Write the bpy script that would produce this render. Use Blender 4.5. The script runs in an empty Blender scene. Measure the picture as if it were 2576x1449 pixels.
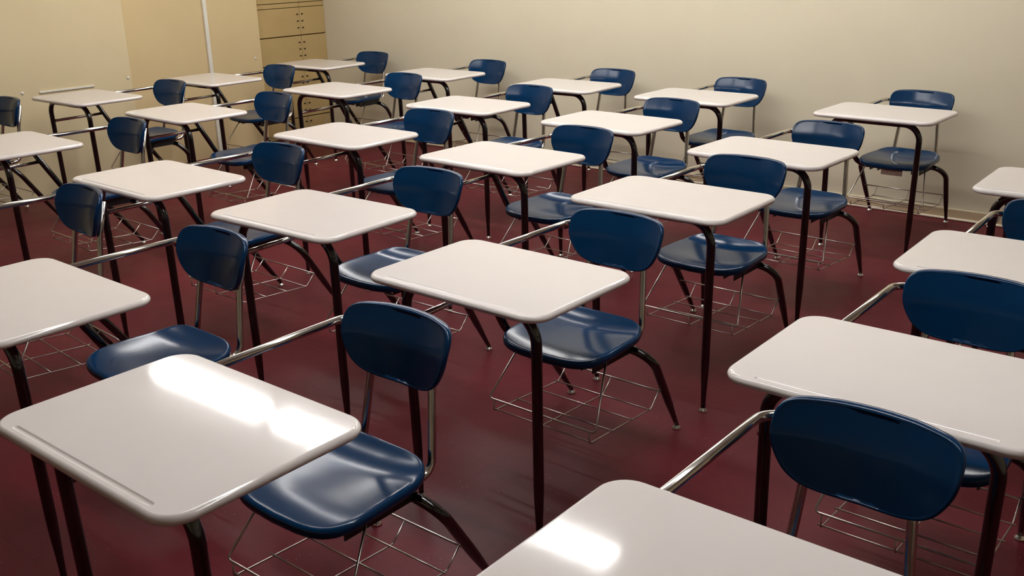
import bpy, bmesh, math, random
from mathutils import Vector, Matrix

random.seed(7)
SC = bpy.context.scene
COL = SC.collection

# ------------------------------------------------------------------ materials
def new_mat(name):
    m = bpy.data.materials.new(name)
    m.use_nodes = True
    nt = m.node_tree
    return m, nt, nt.nodes['Principled BSDF']

def noise(nt, scale, detail=3.0, rough=0.5, coord=None):
    n = nt.nodes.new('ShaderNodeTexNoise')
    n.inputs['Scale'].default_value = scale
    n.inputs['Detail'].default_value = detail
    n.inputs['Roughness'].default_value = rough
    if coord is not None:
        nt.links.new(coord, n.inputs['Vector'])
    return n

def ramp(nt, fac, stops):
    r = nt.nodes.new('ShaderNodeValToRGB')
    el = r.color_ramp.elements
    while len(el) < len(stops):
        el.new(0.5)
    for e, (p, c) in zip(el, stops):
        e.position = p
        e.color = (*c, 1) if len(c) == 3 else c
    nt.links.new(fac, r.inputs['Fac'])
    return r

def coords(nt, kind='Object'):
    return nt.nodes.new('ShaderNodeTexCoord').outputs[kind]

def add_bump(nt, b, height, strength, dist=0.002):
    k = nt.nodes.new('ShaderNodeBump')
    k.inputs['Strength'].default_value = strength
    k.inputs['Distance'].default_value = dist
    nt.links.new(height, k.inputs['Height'])
    nt.links.new(k.outputs['Normal'], b.inputs['Normal'])

def mottled(name, c1, c2, scale, rough, metallic=0.0, bump=0.0, bscale=200, coat=0.0, spec=0.5):
    m, nt, b = new_mat(name)
    co = coords(nt)
    n = noise(nt, scale, 4, 0.55, co)
    r = ramp(nt, n.outputs['Fac'], [(0.3, c1), (0.7, c2)])
    nt.links.new(r.outputs['Color'], b.inputs['Base Color'])
    b.inputs['Roughness'].default_value = rough
    b.inputs['Metallic'].default_value = metallic
    b.inputs['Specular IOR Level'].default_value = spec
    b.inputs['Coat Weight'].default_value = coat
    b.inputs['Coat Roughness'].default_value = 0.08
    if bump:
        n2 = noise(nt, bscale, 2, 0.5, co)
        add_bump(nt, b, n2.outputs['Fac'], bump)
    return m

M_WALL = mottled('beige_wall_paint', (0.690, 0.625, 0.470), (0.715, 0.650, 0.490), 2.5, 0.75, bump=0.12, bscale=90, spec=0.2)
M_WALL_YELLOW = mottled('yellow_beige_wall', (0.700, 0.590, 0.370), (0.725, 0.615, 0.390), 2.5, 0.75, bump=0.12, bscale=90, spec=0.2)  # yellower tone than the other walls, for wall_left only
M_WALL_OCHRE = mottled('ochre_beige_wall', (0.665, 0.520, 0.295), (0.690, 0.545, 0.312), 2.5, 0.75, bump=0.12, bscale=90, spec=0.2)
M_CEIL = mottled('white_ceiling', (0.72, 0.70, 0.65), (0.76, 0.74, 0.70), 6, 0.9, spec=0.1)
M_TRIM = mottled('beige_base', (0.50, 0.38, 0.24), (0.54, 0.42, 0.27), 4, 0.5, spec=0.3)
M_SHOE = mottled('pale_quarter_round', (0.78, 0.68, 0.52), (0.82, 0.72, 0.56), 8, 0.4)
M_CAB = mottled('tan_cabinet_paint', (0.500, 0.360, 0.160), (0.535, 0.390, 0.178), 5, 0.55, spec=0.25)
M_CABIN = mottled('brown_cabinet_gap', (0.14, 0.075, 0.022), (0.16, 0.085, 0.028), 8, 0.8, spec=0.1)
M_HINGE = mottled('dark_bronze', (0.05, 0.03, 0.015), (0.08, 0.05, 0.02), 40, 0.5, metallic=0.5)
M_TOP = mottled('cream_hard_plastic', (0.700, 0.655, 0.632), (0.715, 0.672, 0.650), 9, 0.075, bump=0.02, bscale=45, spec=0.5)
M_BLUE = mottled('navy_plastic', (0.0006, 0.0255, 0.080), (0.0009, 0.0295, 0.092), 7, 0.17, bump=0.04, bscale=30, spec=0.30)
M_CHROME = mottled('chrome_tube', (0.60, 0.58, 0.55), (0.66, 0.64, 0.61), 20, 0.12, metallic=1.0)
M_STEEL = mottled('dark_nickel_tube', (0.085, 0.085, 0.088), (0.11, 0.11, 0.112), 20, 0.15, metallic=1.0)
M_WIRE = mottled('wire_steel', (0.50, 0.47, 0.44), (0.58, 0.55, 0.52), 30, 0.28, metallic=1.0)
M_BLACK = mottled('black_bracket', (0.012, 0.012, 0.014), (0.02, 0.02, 0.022), 30, 0.4)
M_GLIDE = mottled('nickel_glide', (0.70, 0.68, 0.65), (0.76, 0.74, 0.71), 30, 0.22, metallic=1.0)
M_PAPER = mottled('tag_paper', (0.30, 0.20, 0.16), (0.42, 0.30, 0.24), 90, 0.8, spec=0.1)
M_WHITE = mottled('pale_strip_paint', (0.76, 0.74, 0.66), (0.80, 0.78, 0.70), 10, 0.45)
M_FIXT = mottled('white_fixture_metal', (0.78, 0.78, 0.76), (0.82, 0.82, 0.80), 10, 0.4)

def floor_material():
    m, nt, b = new_mat('oxblood_vinyl_floor')
    co = coords(nt)
    n = noise(nt, 1.3, 5, 0.6, co)
    n2 = noise(nt, 28, 4, 0.7, co)
    mixn = nt.nodes.new('ShaderNodeMath'); mixn.operation = 'MULTIPLY_ADD'
    nt.links.new(n2.outputs['Fac'], mixn.inputs[0]); mixn.inputs[1].default_value = 0.35
    nt.links.new(n.outputs['Fac'], mixn.inputs[2])
    r = ramp(nt, mixn.outputs[0], [(0.45, (0.096, 0.0110, 0.0180)), (0.85, (0.136, 0.0155, 0.0240))])
    # worn-in tile seams
    br = nt.nodes.new('ShaderNodeTexBrick')
    br.offset = 0.0
    br.inputs['Scale'].default_value = 1.0
    br.inputs['Brick Width'].default_value = 0.305
    br.inputs['Row Height'].default_value = 0.305
    br.inputs['Mortar Size'].default_value = 0.0018
    br.inputs['Mortar Smooth'].default_value = 0.3
    br.inputs['Color1'].default_value = (1, 1, 1, 1)
    br.inputs['Color2'].default_value = (0.86, 0.86, 0.86, 1)
    br.inputs['Mortar'].default_value = (0.45, 0.45, 0.45, 1)
    nt.links.new(co, br.inputs['Vector'])
    mul = nt.nodes.new('ShaderNodeMixRGB'); mul.blend_type = 'MULTIPLY'; mul.inputs['Fac'].default_value = 0.4
    nt.links.new(r.outputs['Color'], mul.inputs['Color1'])
    nt.links.new(br.outputs['Color'], mul.inputs['Color2'])
    # pale flecks in the vinyl
    v = nt.nodes.new('ShaderNodeTexVoronoi')
    v.inputs['Scale'].default_value = 52
    nt.links.new(co, v.inputs['Vector'])
    fl = ramp(nt, v.outputs['Distance'], [(0.06, (1, 1, 1)), (0.13, (0, 0, 0))])
    n3 = noise(nt, 9, 2, 0.5, co)
    keep = ramp(nt, n3.outputs['Fac'], [(0.52, (0, 0, 0)), (0.62, (0.75, 0.75, 0.75))])
    mm = nt.nodes.new('ShaderNodeMixRGB'); mm.blend_type = 'MULTIPLY'; mm.inputs['Fac'].default_value = 1
    nt.links.new(fl.outputs['Color'], mm.inputs['Color1']); nt.links.new(keep.outputs['Color'], mm.inputs['Color2'])
    mx = nt.nodes.new('ShaderNodeMixRGB')
    nt.links.new(mm.outputs['Color'], mx.inputs['Fac'])
    nt.links.new(mul.outputs['Color'], mx.inputs['Color1'])
    mx.inputs['Color2'].default_value = (0.30, 0.20, 0.21, 1)
    nt.links.new(mx.outputs['Color'], b.inputs['Base Color'])
    n4 = noise(nt, 3.0, 4, 0.6, co)
    rr = ramp(nt, n4.outputs['Fac'], [(0.3, (0.34,) * 3), (0.7, (0.46,) * 3)])
    nt.links.new(rr.outputs['Color'], b.inputs['Roughness'])
    b.inputs['Specular IOR Level'].default_value = 0.12
    n5 = noise(nt, 160, 2, 0.5, co)
    add_bump(nt, b, n5.outputs['Fac'], 0.08, 0.001)
    return m
M_FLOOR = floor_material()

def emit_material(strength):
    m, nt, b = new_mat('lit_diffuser')
    b.inputs['Base Color'].default_value = (0.9, 0.9, 0.88, 1)
    b.inputs['Emission Color'].default_value = (1.0, 0.985, 0.968, 1)
    b.inputs['Emission Strength'].default_value = strength
    return m

# ------------------------------------------------------------------ mesh helpers
def mesh_obj(name, bm, mat, parent=None, smooth=True, loc=(0, 0, 0)):
    bmesh.ops.recalc_face_normals(bm, faces=bm.faces)
    me = bpy.data.meshes.new(name)
    bm.to_mesh(me); bm.free()
    me.materials.append(mat)
    for p in me.polygons:
        p.use_smooth = smooth
    o = bpy.data.objects.new(name, me)
    COL.objects.link(o)
    o.location = loc
    if parent is not None:
        o.parent = parent
    return o

def set_sharp(o, angle=35):
    me = o.data
    bm = bmesh.new(); bm.from_mesh(me)
    lim = math.radians(angle)
    for e in bm.edges:
        e.smooth = not (len(e.link_faces) == 2 and e.calc_face_angle(0) > lim)
    bm.to_mesh(me); bm.free()

def tag(o, label, cat, group=None):
    o['label'] = label
    o['category'] = cat
    if group:
        o['group'] = group

def add_box(bm, x0, x1, y0, y1, z0, z1, bev=0.0):
    r = bmesh.ops.create_cube(bm, size=1.0)
    vs = r['verts']
    for v in vs:
        v.co = Vector(((x0 + x1) / 2 + v.co.x * (x1 - x0), (y0 + y1) / 2 + v.co.y * (y1 - y0), (z0 + z1) / 2 + v.co.z * (z1 - z0)))
    if bev:
        es = list({e for v in vs for e in v.link_edges})
        bmesh.ops.bevel(bm, geom=es, offset=bev, segments=2, profile=0.5, affect='EDGES')

def box_obj(name, x0, x1, y0, y1, z0, z1, mat, parent=None, bev=0.0, smooth=False):
    bm = bmesh.new()
    cx, cy, cz = (x0 + x1) / 2, (y0 + y1) / 2, z0
    add_box(bm, x0 - cx, x1 - cx, y0 - cy, y1 - cy, 0, z1 - z0, bev)
    return mesh_obj(name, bm, mat, parent, smooth, (cx, cy, cz))

def fillet(pts, radii, seg=8):
    """Polyline with rounded corners: one radius per point (ends ignored)."""
    pts = [Vector(p) for p in pts]
    out = [pts[0]]
    for i in range(1, len(pts) - 1):
        r = radii[i]
        a, b, c = pts[i - 1], pts[i], pts[i + 1]
        d1, d2 = (a - b).normalized(), (c - b).normalized()
        ang = d1.angle(d2)
        if r <= 0 or ang > math.pi - 0.02:
            out.append(b); continue
        t = min(r / math.tan(ang / 2), (a - b).length * 0.98, (c - b).length * 0.98)
        r2 = t * math.tan(ang / 2)
        bis = (d1 + d2).normalized()
        cen = b + bis * (r2 / math.sin(ang / 2))
        p0, p1 = b + d1 * t, b + d2 * t
        v0, v1 = p0 - cen, p1 - cen
        tot = v0.angle(v1); ax = v0.cross(v1).normalized()
        for k in range(seg + 1):
            out.append(cen + Matrix.Rotation(tot * k / seg, 3, ax) @ v0)
    out.append(pts[-1])
    res = [out[0]]
    for p in out[1:]:
        if (p - res[-1]).length > 1e-5:
            res.append(p)
    return res

def add_tube(bm, path, radius, n=14, cap=True):
    """Sweep a circle; radius is a number or a function of the distance from the path's start."""
    path = [Vector(p) for p in path]
    t0 = (path[1] - path[0]).normalized()
    up = Vector((0, 0, 1)) if abs(t0.z) < 0.9 else Vector((1, 0, 0))
    nrm = t0.cross(up).normalized()
    rings = []; dist = 0.0
    for i, p in enumerate(path):
        if i == 0: t = t0
        elif i == len(path) - 1: t = (path[i] - path[i - 1]).normalized()
        else: t = ((path[i] - path[i - 1]).normalized() + (path[i + 1] - path[i]).normalized()).normalized()
        if i: dist += (path[i] - path[i - 1]).length
        nrm = (nrm - t * nrm.dot(t)).normalized()
        bi = t.cross(nrm)
        r = radius(dist) if callable(radius) else radius
        rings.append([bm.verts.new(p + (nrm * math.cos(2 * math.pi * k / n) + bi * math.sin(2 * math.pi * k / n)) * r) for k in range(n)])
    for a, b in zip(rings, rings[1:]):
        for k in range(n):
            bm.faces.new((a[k], a[(k + 1) % n], b[(k + 1) % n], b[k]))
    if cap:
        bm.faces.new(rings[0][::-1]); bm.faces.new(rings[-1])

def subdivide_path(path, step):
    out = [Vector(path[0])]
    for a, b in zip(path, path[1:]):
        a, b = Vector(a), Vector(b)
        k = max(1, int((b - a).length / step))
        for j in range(1, k + 1):
            out.append(a.lerp(b, j / k))
    return out

def add_lathe(bm, prof, cx, cy, n=18):
    rings = []
    for r, z in prof:
        rings.append([bm.verts.new((cx + r * math.cos(2 * math.pi * k / n), cy + r * math.sin(2 * math.pi * k / n), z)) for k in range(n)])
    for a, b in zip(rings, rings[1:]):
        for k in range(n):
            bm.faces.new((a[k], a[(k + 1) % n], b[(k + 1) % n], b[k]))
    bm.faces.new(rings[0][::-1]); bm.faces.new(rings[-1])

# ------------------------------------------------------------------ the school desk (chair and desk in one)
HT = 0.76
W, D, RC = 0.640, 0.468, 0.062

def rounded_rect(w, d, r, n=8):
    pts = []
    for sx, sy, a0 in ((1, 1, 0), (-1, 1, 90), (-1, -1, 180), (1, -1, 270)):
        for k in range(n + 1):
            a = math.radians(a0 + 90 * k / n)
            pts.append((sx * (w / 2 - r) + r * math.cos(a), sy * (d / 2 - r) + r * math.sin(a)))
    return pts

def slot(x0, x1, yc, r, n=6):
    pts = []
    for k in range(n + 1):
        a = math.radians(-90 + 180 * k / n); pts.append((x1 + r * math.cos(a), yc + r * math.sin(a)))
    for k in range(n + 1):
        a = math.radians(90 + 180 * k / n); pts.append((x0 + r * math.cos(a), yc + r * math.sin(a)))
    return pts

def desktop_bm():
    bm = bmesh.new()
    prof = [(0.0105, 0.0), (0.0085, -0.0004), (0.0060, -0.0016), (0.0034, -0.0038), (0.0013, -0.0068), (0.0, -0.0105),
            (0.0010, -0.0150), (0.0040, -0.0190), (0.0075, -0.0205)]
    rings = []
    for inset, dz in prof:
        rings.append([bm.verts.new((x, y, HT + dz)) for x, y in rounded_rect(W - 2 * inset, D - 2 * inset, RC - inset)])
    n = len(rings[0])
    for a, b in zip(rings, rings[1:]):
        for k in range(n):
            bm.faces.new((a[k], a[(k + 1) % n], b[(k + 1) % n], b[k]))
    bm.faces.new(rings[-1])
    gprof = [(0.0068, 0.0), (0.0060, -0.0006), (0.0042, -0.0021), (0.0018, -0.0029)]
    gr = []
    for r, dz in gprof:
        gr.append([bm.verts.new((x, y, HT + dz)) for x, y in slot(-0.238, 0.238, 0.209, r)])
    m = len(gr[0])
    for a, b in zip(gr, gr[1:]):
        for k in range(m):
            bm.faces.new((a[k], a[(k + 1) % m], b[(k + 1) % m], b[k]))
    bm.faces.new(gr[-1])
    es = []
    for ring in (rings[0], gr[0]):
        for k in range(len(ring)):
            e = bm.edges.get((ring[k], ring[(k + 1) % len(ring)]))
            es.append(e)
    bmesh.ops.triangle_fill(bm, use_beauty=True, use_dissolve=False, edges=es)
    return bm

def flatten_level_faces(o):
    for p in o.data.polygons:
        if abs(p.normal.z) > 0.9999:
            p.use_smooth = False

CX = 0.0225   # the chair sits a little to the student's right of the desk's centre

def seat_z(x, y):
    u = (x - CX) / 0.205
    v = (y + 0.3975) / 0.185
    z = 0.438
    z += 0.013 * min(1.2, u * u) * (1 - 0.45 * max(0, v))
    z -= 0.007 * (1 - min(1, u * u)) * (1 - min(1, (v + 0.35) ** 2))
    if v < -0.45:
        z += 0.055 * (-v - 0.45) ** 2 / 0.55
    if v > 0.35:
        z -= 0.010 * ((v - 0.35) / 0.65) ** 2
    return z

def seat_bm():
    bm = bmesh.new()
    N = 56
    out = []
    for k in range(N):
        a = 2 * math.pi * k / N
        c, s = math.cos(a), math.sin(a)
        e = 2 / 4.5
        x = math.copysign(abs(c) ** e, c); y = math.copysign(abs(s) ** e, s)
        wx = 0.188 + 0.009 * y
        bow = 0.010 * (1 - x * x) if y > 0 else -0.006 * (1 - x * x)
        out.append((CX + 0.007 + x * wx, -0.402 + y * 0.171 + bow))
    cen = (CX + 0.007, -0.402)
    def ring(t, off=0.0, dz=0.0):
        r = []
        for (x, y) in out:
            dx, dy = x - cen[0], y - cen[1]
            L = math.hypot(dx, dy)
            px, py = cen[0] + dx * (t + off / L), cen[1] + dy * (t + off / L)
            zx, zy = cen[0] + dx * t, cen[1] + dy * t
            r.append(bm.verts.new((px, py, seat_z(zx, zy) + dz)))
        return r
    rings = [ring(t) for t in (0.12, 0.26, 0.40, 0.54, 0.66, 0.77, 0.86, 0.93, 0.975)]
    rings.append(ring(1.0, 0.0, -0.0008))
    for off, dz in ((0.0035, -0.0028), (0.0062, -0.0065), (0.0072, -0.012), (0.0068, -0.019), (0.0050, -0.0240), (0.0015, -0.0262), (-0.004, -0.0255), (-0.006, -0.021), (-0.010, -0.016)):
        rings.append(ring(1.0, off, dz))
    for t in (0.8, 0.5, 0.2):
        rings.append(ring(t, 0.0, -0.013))
    for a, b in zip(rings, rings[1:]):
        for k in range(N):
            bm.faces.new((a[k], a[(k + 1) % N], b[(k + 1) % N], b[k]))
    for rg in (rings[0], rings[-1]):
        cx = sum((v.co for v in rg), Vector()) / N
        c = bm.verts.new((cx.x, cx.y, cx.z))
        for k in range(N):
            bm.faces.new((c, rg[k], rg[(k + 1) % N]))
    return bm

def catmull(ctrl, per=5):
    out = []
    n = len(ctrl)
    for i in range(n - 1):
        p0 = ctrl[max(i - 1, 0)]; p1 = ctrl[i]; p2 = ctrl[i + 1]; p3 = ctrl[min(i + 2, n - 1)]
        for k in range(per):
            t = k / per
            out.append(tuple(0.5 * ((2 * b) + (-a + c) * t + (2 * a - 5 * b + 4 * c - d) * t * t + (-a + 3 * b - 3 * c + d) * t ** 3)
                             for a, b, c, d in zip(p0, p1, p2, p3)))
    out.append(ctrl[-1])
    return out

def back_y(x, z):
    u = (x - CX) / 0.180
    y = -0.657 + 0.042 * u * u
    k = 0.718
    w = 0.010
    d = z - k
    # lower half leans a little, upper half leans back; soft crease between them
    up = 0.5 * (d + math.sqrt(d * d + w * w))
    lo = 0.5 * (-d + math.sqrt(d * d + w * w))
    y -= 0.44 * up
    y += 0.20 * lo
    return y

def back_bm():
    zt = 0.7889
    q = [(0.060, 0.0003), (0.100, -0.0008), (0.145, -0.0040), (0.168, -0.0130), (0.1795, -0.0310), (0.1815, -0.0570), (0.1775, -0.0880),
         (0.1640, -0.1200), (0.1430, -0.1490), (0.1120, -0.1690), (0.0650, -0.1795)]
    ctrl = [(-0.060, 0.0003)] + q + [(0.0, -0.1815), (-q[-1][0], q[-1][1])]
    pts = catmull(ctrl, 4)
    half = [(x, zt + dz) for x, dz in pts if x >= 0.0]
    half = [(0.0, zt + 0.0006)] + [p for p in half if p[0] > 0.004] + [(0.0, zt - 0.1815)]
    out = [(CX + x, z) for x, z in half] + [(CX - x, z) for x, z in half[-2:0:-1]]
    N = len(out)
    cen = (CX, 0.700)
    bm = bmesh.new()
    def ring(t, off, dy):
        r = []
        for (x, z) in out:
            dx, dz = x - cen[0], z - cen[1]
            L = math.hypot(dx, dz)
            px, pz = cen[0] + dx * (t + off / L), cen[1] + dz * (t + off / L)
            r.append(bm.verts.new((px, back_y(px, pz) + dy, pz)))
        return r
    T = 0.0095
    rings = [ring(t, 0, T) for t in (0.10, 0.22, 0.36, 0.50, 0.63, 0.75, 0.85, 0.92)]
    for off, dy in ((-0.0085, T), (-0.0050, T + 0.0012), (-0.0020, T), (0.0, T - 0.004), (0.0010, 0.0), (0.0, -T + 0.004), (-0.0025, -T + 0.001), (-0.006, -T)):
        rings.append(ring(1.0, off, dy))
    rings += [ring(t, 0, -T) for t in (0.90, 0.75, 0.55, 0.35, 0.15)]
    for a, b in zip(rings, rings[1:]):
        for k in range(N):
            bm.faces.new((a[k], a[(k + 1) % N], b[(k + 1) % N], b[k]))
    for rg in (rings[0], rings[-1]):
        c = sum((v.co for v in rg), Vector()) / N
        cv = bm.verts.new(c)
        for k in range(N):
            bm.faces.new((cv, rg[k], rg[(k + 1) % N]))
    return bm

R_LEG, R_ARM = 0.0152, 0.0108
def taper(r, foot=0.0088, length=0.20):
    def f(d):
        t = min(1.0, max(0.0, d / length))
        t = t * t * (3 - 2 * t)
        return foot + (r - foot) * t
    return f

def leg_bm(pts, radii, r=R_LEG):
    path = subdivide_path(fillet(pts, radii, 10), 0.03)
    bm = bmesh.new()
    add_tube(bm, path, taper(r), 16)
    return bm

def glide_bm(x, y):
    bm = bmesh.new()
    add_lathe(bm, [(0.0155, 0.0), (0.0165, 0.0025), (0.0150, 0.007), (0.0095, 0.012), (0.0075, 0.016), (0.0075, 0.022)], x, y)
    return bm

def tube_bm(pts, radii, r, n=14, seg=8):
    bm = bmesh.new()
    add_tube(bm, fillet(pts, radii, seg), r, n)
    return bm

def basket_bm():
    bm = bmesh.new()
    rw, rr = 0.0025, 0.0034
    yf, zf, yb, zb = -0.228, 0.213, -0.628, 0.200
    x0, x1 = -0.180, 0.252
    # front rim with its hangers up to the seat
    hang = fillet([(-0.125, -0.365, 0.402), (x0, yf, zf), (x1, yf, zf), (0.205, -0.365, 0.402)], [0, 0.012, 0.012, 0], 5)
    add_tube(bm, hang, rr, 8)
    # back rim, welded to both rear legs
    add_tube(bm, [(-0.163, yb - 0.008, zb), (0.311, yb - 0.008, zb)], rr, 8)
    cy = []
    for xc in (x0 + 0.022, 0.036, x1 - 0.022):
        p = fillet([(xc, yf, zf), (xc, yf + 0.002, 0.172), (xc, -0.585, 0.152), (xc, yb - 0.006, zb)], [0, 0.008, 0.018, 0], 4)
        add_tube(bm, p, rw, 8)
    for t in (0.02, 0.34, 0.66, 0.96):
        y = yf + 0.002 + (-0.585 - yf - 0.002) * t
        z = 0.172 + (0.152 - 0.172) * t + 0.0035
        add_tube(bm, [(x0 + 0.012, y, z), (x1 - 0.012, y, z)], rw, 8)
    return bm

def bracket_bm():
    bm = bmesh.new()
    # two folded-steel carriers under the shell and the plate that joins them
    for xc in (CX - 0.118, CX + 0.118):
        add_box(bm, xc - 0.020, xc + 0.020, -0.545, -0.285, 0.398, 0.4125, 0.002)
        add_box(bm, xc - 0.024, xc - 0.020, -0.530, -0.300, 0.372, 0.412)
        add_box(bm, xc + 0.020, xc + 0.024, -0.530, -0.300, 0.372, 0.412)
    add_box(bm, CX - 0.11, CX + 0.11, -0.50, -0.46, 0.396, 0.403)
    return bm

def make_unit():
    root = bpy.data.objects.new('student_desk', None)
    COL.objects.link(root)
    o = mesh_obj('desktop', desktop_bm(), M_TOP, root); set_sharp(o, 50); flatten_level_faces(o)
    zc = HT - 0.0205 - R_LEG
    f0, f1 = Vector((-0.228, 0.116, 0.016)), Vector((0.246, 0.116, 0.016))
    k0, k1 = Vector((-0.240, 0.134, zc)), Vector((0.246, 0.134, zc))
    for f, k, s in ((f0, k0, 1), (f1, k1, -1)):
        l = mesh_obj('leg', leg_bm([f, k, (k.x + s * 0.110, k.y, k.z)], [0, 0.082, 0]), M_STEEL, root)
        mesh_obj('foot_glide', glide_bm(f.x, f.y), M_GLIDE, l)
    mesh_obj('top_crossbar', tube_bm([(k0.x + 0.108, 0.134, zc), (k1.x - 0.108, 0.134, zc)], [0, 0], R_LEG, 16), M_STEEL, root)
    # rear legs: both grow out of one cross tube under the seat
    for f, kn, s in ((Vector((-0.150, -0.776, 0.016)), Vector((-0.190, -0.528, 0.377)), 1), (Vector((0.324, -0.790, 0.016)), Vector((0.320, -0.528, 0.377)), -1)):
        l = mesh_obj('leg', leg_bm([f, kn, (kn.x + s * 0.115, kn.y, kn.z)], [0, 0.075, 0], 0.0148), M_STEEL, root)
        mesh_obj('foot_glide', glide_bm(f.x, f.y), M_GLIDE, l)
    mesh_obj('seat_crossbar', tube_bm([(-0.08, -0.528, 0.377), (0.21, -0.528, 0.377)], [0, 0], 0.0148, 16), M_STEEL, root)
    # brace from under the desktop down beside the seat, then in under it
    mesh_obj('brace', tube_bm([(0.262, -0.160, HT - 0.022), (0.280, -0.372, 0.383), (0.02, -0.372, 0.383)], [0, 0.06, 0], 0.0146, 16, 10), M_STEEL, root)
    mesh_obj('side_stretcher', tube_bm([(0.252, 0.140, 0.594), (0.270, -0.245, 0.594)], [0, 0], 0.0098), M_CHROME, root)
    mesh_obj('support_bar', _box_bm(-0.235, -0.195, -0.17, 0.115, HT - 0.0325, HT - 0.020, 0.002), M_BLACK, root, False)
    mesh_obj('support_bar', _box_bm(0.185, 0.225, -0.17, 0.115, HT - 0.0325, HT - 0.020, 0.002), M_BLACK, root, False)
    # arm rail, from under the desktop to the right-hand upright
    zr = 0.7245
    mesh_obj('arm_rail', tube_bm([(0.243, 0.05, zr), (0.243, -0.676, zr), (0.140, -0.683, zr - 0.002)], [0, 0.052, 0], R_ARM, 14, 10), M_CHROME, root)
    for s in (-1, 1):
        xb, xt = 0.028 + s * 0.125, 0.032 + s * 0.104
        pts = [(xt, -0.684, 0.744), (xt + s * 0.004, -0.648, 0.610), (xb, -0.612, 0.405), (xb - s * 0.004, -0.500, 0.3935)]
        mesh_obj('upright', tube_bm(pts, [0, 0.25, 0.045, 0], R_ARM, 14, 8), M_CHROME, root)
    mesh_obj('seat', seat_bm(), M_BLUE, root)
    mesh_obj('backrest', back_bm(), M_BLUE, root)
    mesh_obj('seat_bracket', bracket_bm(), M_BLACK, root, False)
    mesh_obj('book_basket', basket_bm(), M_WIRE, root)
    return root

def _box_bm(x0, x1, y0, y1, z0, z1, bev=0.0):
    bm = bmesh.new()
    add_box(bm, x0, x1, y0, y1, z0, z1, bev)
    return bm

def dup_tree(o, parent=None):
    c = o.copy()
    COL.objects.link(c)
    c.parent = parent
    for ch in list(o.children):
        dup_tree(ch, c)
    return c

# place: x, y, turn; labels count desks from the plain rear wall, rows from the wall with the tall cabinet
DESKS = {
    'W': (6.437, -5.434, 0.0380, 'cream desk with blue chair in front of the tall tan cabinet'),
    'V': (6.380, -4.362, -0.0001, 'cream desk with blue chair beside the pale pipe on the cabinet wall'),
    'U': (6.321, -3.352, 0.0042, 'cream desk with blue chair beneath the short white strip on the wall'),
    'T': (6.502, -2.276, -0.0007, 'blue chair of a desk by the cabinet wall, its desktop outside the photo'),
    'S': (5.138, -5.420, 0.0116, 'desk against the rear wall in the second row from the cabinet wall'),
    'R': (5.138, -4.468, -0.0234, 'second desk from the rear wall in the second row from the cabinet wall'),
    'Q': (5.171, -3.329, -0.0412, 'third desk from the rear wall in the second row from the cabinet wall'),
    'P': (5.043, -2.244, -0.0298, 'fourth desk from the rear wall in the second row from the cabinet wall'),
    'O': (3.940, -5.399, 0.0287, 'desk against the rear wall in the third row from the cabinet wall'),
    'N': (3.938, -4.421, 0.0124, 'second desk from the rear wall in the third row from the cabinet wall'),
    'M': (3.814, -3.348, -0.0060, 'third desk from the rear wall in the third row from the cabinet wall'),
    'L': (3.716, -2.224, -0.0194, 'fourth desk from the rear wall in the third row from the cabinet wall'),
    'K': (3.708, -1.220, -0.0871, 'third-row desk cut off by the photo edge, only its blue chair and rail showing'),
    'J': (2.967, -5.400, -0.0005, 'desk against the rear wall in the fourth row from the cabinet wall'),
    'I': (2.899, -4.378, -0.0267, 'second desk from the rear wall in the fourth row from the cabinet wall'),
    'H': (2.799, -3.356, -0.0258, 'third desk from the rear wall in the fourth row from the cabinet wall'),
    'G': (2.731, -2.219, 0.0203, 'fourth desk from the rear wall in the fourth row from the cabinet wall'),
    'F': (2.694, -1.144, -0.0180, 'fifth desk from the rear wall in the fourth row, glare on its blue seat'),
    'E': (1.823, -5.388, -0.0238, 'desk against the rear wall with a brown tag under its blue seat'),
    'D': (1.867, -4.109, -0.0322, 'second desk from the rear wall in front of the tagged desk'),
    'C': (1.802, -3.129, -0.0033, 'third desk from the rear wall in the same row as the tagged desk'),
    'B': (1.740, -2.061, -0.0089, 'whole desk in the middle of the photo, fourth from the rear wall'),
    'A': (1.660, -0.961, 0.0009, 'large near desk with a white ceiling light glare across its cream top'),
    'AA': (0.654, -4.093, 0.0220, 'farthest desk at the right edge of the photo, only a corner showing'),
    'Z': (0.573, -3.013, 0.0223, 'second farthest desk at the right edge of the photo, half cut off'),
    'Y': (0.595, -2.042, 0.0031, 'cream desk at the right edge, directly behind the nearest dark blue backrest'),
    'X': (0.535, -1.088, 0.0003, 'nearest desk at the bottom of the photo with a large dark blue backrest'),
}
proto = make_unit()
first = True
UNITS = {}
for key, (x, y, a, lab) in DESKS.items():
    u = proto if first else dup_tree(proto)
    first = False
    u.location = (x, y, 0)
    u.rotation_euler = (0, 0, a)
    tag(u, lab, 'school desk', 'student desks standing in rows')
    UNITS[key] = u

# paper tag hanging under the seat of one desk
tg = mesh_obj('paper_tag', _box_bm(-0.045, 0.075, -0.238, -0.2365, 0.368, 0.410), M_PAPER, UNITS['E'], False)
tg['label'] = 'small brown paper tag under the seat front'

# ------------------------------------------------------------------ the room
XL, YB, XR, YF, ZC = 7.20, -6.25, -2.60, 3.60, 2.80
XP = 7.05          # face of the boxed-out part of the cabinet wall
def structure(o):
    o['kind'] = 'structure'; return o

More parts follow.
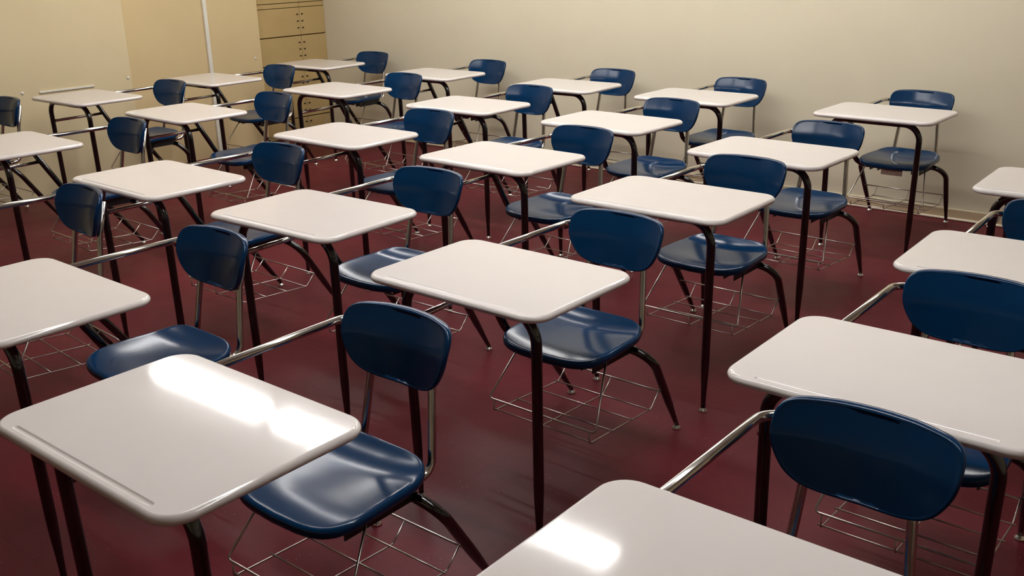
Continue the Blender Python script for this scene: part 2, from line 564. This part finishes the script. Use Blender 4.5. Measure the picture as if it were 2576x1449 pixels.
structure(box_obj('floor', XR - 0.2, 7.9, YB - 0.2, YF + 0.2, -0.10, 0.0, M_FLOOR))
structure(box_obj('ceiling', XR - 0.2, 7.9, YB - 0.2, YF + 0.2, ZC, ZC + 0.10, M_CEIL))
structure(box_obj('wall_back', XR - 0.2, 7.9, YB - 0.15, YB, 0, ZC, M_WALL))
structure(box_obj('wall_front', XR - 0.2, 7.9, YF, YF + 0.15, 0, ZC, M_WALL))
structure(box_obj('wall_right', XR - 0.15, XR, YB, YF, 0, ZC, M_WALL))
bm = bmesh.new()
add_box(bm, 0, 0.55, -5.44, YF, 0, ZC)
add_box(bm, XP - XL, 0.001, -4.115, YF, 0, ZC, 0.004)
add_box(bm, 0.552, 0.60, YB, -5.44, 0, ZC)
wl = structure(mesh_obj('wall_left', bm, M_WALL_YELLOW, None, False, (XL, 0, 0)))
wl.data.materials.append(M_WALL_OCHRE)      # the set-back stretch beside the cabinet takes a slightly deeper colour
for p in wl.data.polygons:
    if all(wl.data.vertices[i].co.x > -0.0005 for i in p.vertices):
        p.material_index = 1

# base moulding with a pale quarter round along the floor
bm = bmesh.new()
add_box(bm, XR, XL + 0.02, YB, YB + 0.014, 0.012, 0.066, 0.002)
bb = structure(mesh_obj('baseboard_back', bm, M_TRIM, None, False))
bm = bmesh.new()
add_tube(bm, [(XR, YB + 0.015, 0.008), (XL + 0.04, YB + 0.015, 0.008)], 0.0085, 10)
structure(mesh_obj('trim_1', bm, M_SHOE))
bm = bmesh.new()
add_tube(bm, [(XR, YB + 0.006, 0.0672), (XL + 0.04, YB + 0.006, 0.0672)], 0.0042, 8)
structure(mesh_obj('trim_2', bm, M_WALL))

# tall built-in cabinet in the far corner
cab = bpy.data.objects.new('storage_cabinet', None)
COL.objects.link(cab)
XC, Y0, Y1, YS = 7.285, -5.445, -6.248, -5.962
cab.location = (XC, (Y0 + Y1) / 2, 0)
tag(cab, 'tall tan built-in cabinet with small hinged doors in the far corner', 'cabinet')
def cab_part(name, x0, x1, y0, y1, z0, z1, mat, parent=None, bev=0.0):
    bm = bmesh.new()
    add_box(bm, x0 - XC, x1 - XC, y0 - cab.location.y, y1 - cab.location.y, z0, z1, bev)
    return mesh_obj(name, bm, mat, parent or cab, False)
cab_part('body', XC + 0.019, XC + 0.50, Y1, Y0, 0.0, ZC - 0.002, M_CABIN)
rows = [0.012, 0.182, 0.424, 0.667, 0.910, 1.155, 1.193, 1.435, 1.675, 1.915, 2.155, 2.395, ZC - 0.01]
for za, zb in zip(rows, rows[1:]):
    gap = 0.0045
    narrow = zb - za < 0.06
    for ya, yb in ((YS + 0.002, Y0), (Y1, YS - 0.002)):
        if narrow:
            cab_part('rail_panel', XC + 0.003, XC + 0.02, min(ya, yb), max(ya, yb), za + 0.001, zb - 0.001, M_CAB, None, 0.001)
            continue
        d = cab_part('door', XC, XC + 0.02, min(ya, yb), max(ya, yb), za + gap, zb - gap, M_CAB, None, 0.002)
        sgn = 1 if ya > YS else -1
        step = 0.059
        if zb - za < 0.2:
            hz = [zb - 0.045]
        else:
            hz = [zb - 0.061 - k * step for k in range(3)]
        for z in hz:
            yc = YS + sgn * 0.026
            cab_part('hinge', XC - 0.006, XC + 0.001, yc - 0.009, yc + 0.009, z - 0.0055, z + 0.0055, M_HINGE, d, 0.0015)

# pipe, strip and fixings on the cabinet wall
bm = bmesh.new()
add_box(bm, -0.022, 0.0, -0.017, 0.017, 0, ZC - 0.001, 0.004)
pipe = mesh_obj('conduit', bm, M_WHITE, None, False, (XL, -4.915, 0))
tag(pipe, 'pale vertical conduit running up the cabinet wall', 'conduit')
bm = bmesh.new()
add_box(bm, -0.010, 0.0, -0.205, 0.205, -0.0065, 0.0065, 0.002)
st = mesh_obj('wall_strip', bm, M_WHITE, None, False, (XP, -3.60, 0.726))
tag(st, 'short pale horizontal strip on the cabinet wall above a desk', 'strip')
for (x, y, z, lab) in ((XP, -3.275, 0.735, 'tiny white fixing on the wall just before the pale strip'),
                       (XP, -4.085, 0.752, 'tiny white fixing on the wall beside the boxed-out corner'),
                       (XL, -5.375, 0.765, 'tiny white fixing on the wall beside the tall cabinet')):
    bm = bmesh.new()
    add_lathe(bm, [(0.012, 0.0), (0.011, 0.004), (0.006, 0.008)], 0, 0, 12)
    bmesh.ops.rotate(bm, verts=bm.verts, cent=(0, 0, 0), matrix=Matrix.Rotation(math.radians(-90), 3, 'Y'))
    tag(mesh_obj('wall_fixing', bm, M_WHITE, None, True, (x, y, z)), lab, 'fixing', 'white fixings on the cabinet wall')

# ------------------------------------------------------------------ ceiling lamps and added fill
M_LAMP = emit_material(11.5)
M_REAR = emit_material(13.5)
M_FILL_SOFT = emit_material(7.5)
M_FILL_NEAR = emit_material(17.0)
M_FILL_DIM = emit_material(8.0)
def lamp(x0, x1, y, lab, mat, w=0.17):
    r = bpy.data.objects.new('ceiling_light', None)
    COL.objects.link(r)
    r.location = ((x0 + x1) / 2, y, ZC)
    tag(r, lab, 'ceiling light', 'fluorescent ceiling lights')
    h = (x1 - x0) / 2
    mesh_obj('housing', _box_bm(-h - 0.02, h + 0.02, -w / 2 - 0.015, w / 2 + 0.015, -0.055, -0.0005, 0.004), M_FIXT, r, False)
    mesh_obj('diffuser', _box_bm(-h, h, -w / 2, w / 2, -0.095, -0.0552, 0.012), mat, r, False)
LAMPS = [(5.02, 6.20, -3.52, 'long ceiling lamp over the desks nearest the cabinet wall', M_LAMP),
         (3.66, 4.84, -3.52, 'long ceiling lamp over the third row of desks', M_LAMP),
         (2.30, 3.48, -3.52, 'long ceiling lamp over the fourth row of desks', M_LAMP),
         (0.94, 2.12, -1.90, 'added fill lamp over the desk with the white glare', M_FILL_NEAR),  # this whole line of lamps is added to brighten the nearer desks
         (-0.42, 0.76, -1.90, 'added fill lamp over the row nearest the camera', M_FILL_DIM),
         (2.30, 3.48, -1.90, 'added fill lamp over the fourth row nearer the front wall', M_FILL_SOFT),
         (3.66, 4.84, -1.90, 'added fill lamp over the third row nearer the front wall', M_FILL_SOFT),
         (5.02, 6.20, -5.00, 'long ceiling lamp beside the rear wall nearest the cabinet', M_REAR),
         (3.66, 4.84, -5.00, 'long ceiling lamp beside the rear wall over the third row', M_REAR),
         (2.30, 3.48, -5.00, 'long ceiling lamp beside the rear wall over the fourth row', M_REAR),
         (0.94, 2.12, -5.00, 'long ceiling lamp beside the rear wall over the tagged desk', M_REAR)]
for args in LAMPS:
    lamp(*args)

w = bpy.data.worlds.new('World'); SC.world = w
w.use_nodes = True
w.node_tree.nodes['Background'].inputs['Color'].default_value = (0.05, 0.05, 0.05, 1)
w.node_tree.nodes['Background'].inputs['Strength'].default_value = 0.2

# ------------------------------------------------------------------ camera
F_PX, PITCH, YAW, ROLL, CH = 2507.1, 0.3322, 2.4541, -0.0215, 1.6452
cam = bpy.data.cameras.new('camera')
co = bpy.data.objects.new('camera', cam)
COL.objects.link(co)
fw = Vector((math.sin(YAW) * math.cos(PITCH), math.cos(YAW) * math.cos(PITCH), -math.sin(PITCH)))
rt = Vector((math.cos(YAW), -math.sin(YAW), 0))
up = rt.cross(fw)
r2 = rt * math.cos(ROLL) + up * math.sin(ROLL)
u2 = -rt * math.sin(ROLL) + up * math.cos(ROLL)
co.matrix_world = Matrix(((r2.x, u2.x, -fw.x, 0), (r2.y, u2.y, -fw.y, 0), (r2.z, u2.z, -fw.z, CH), (0, 0, 0, 1)))
cam.sensor_fit = 'HORIZONTAL'
cam.sensor_width = 36.0
cam.lens = F_PX / 2576 * 36.0
cam.clip_start = 0.02
SC.camera = co

SC.view_settings.view_transform = 'Standard'
SC.view_settings.look = 'None'
SC.view_settings.exposure = 0.80
SC.view_settings.gamma = 1.0
SC.view_settings.use_curve_mapping = False
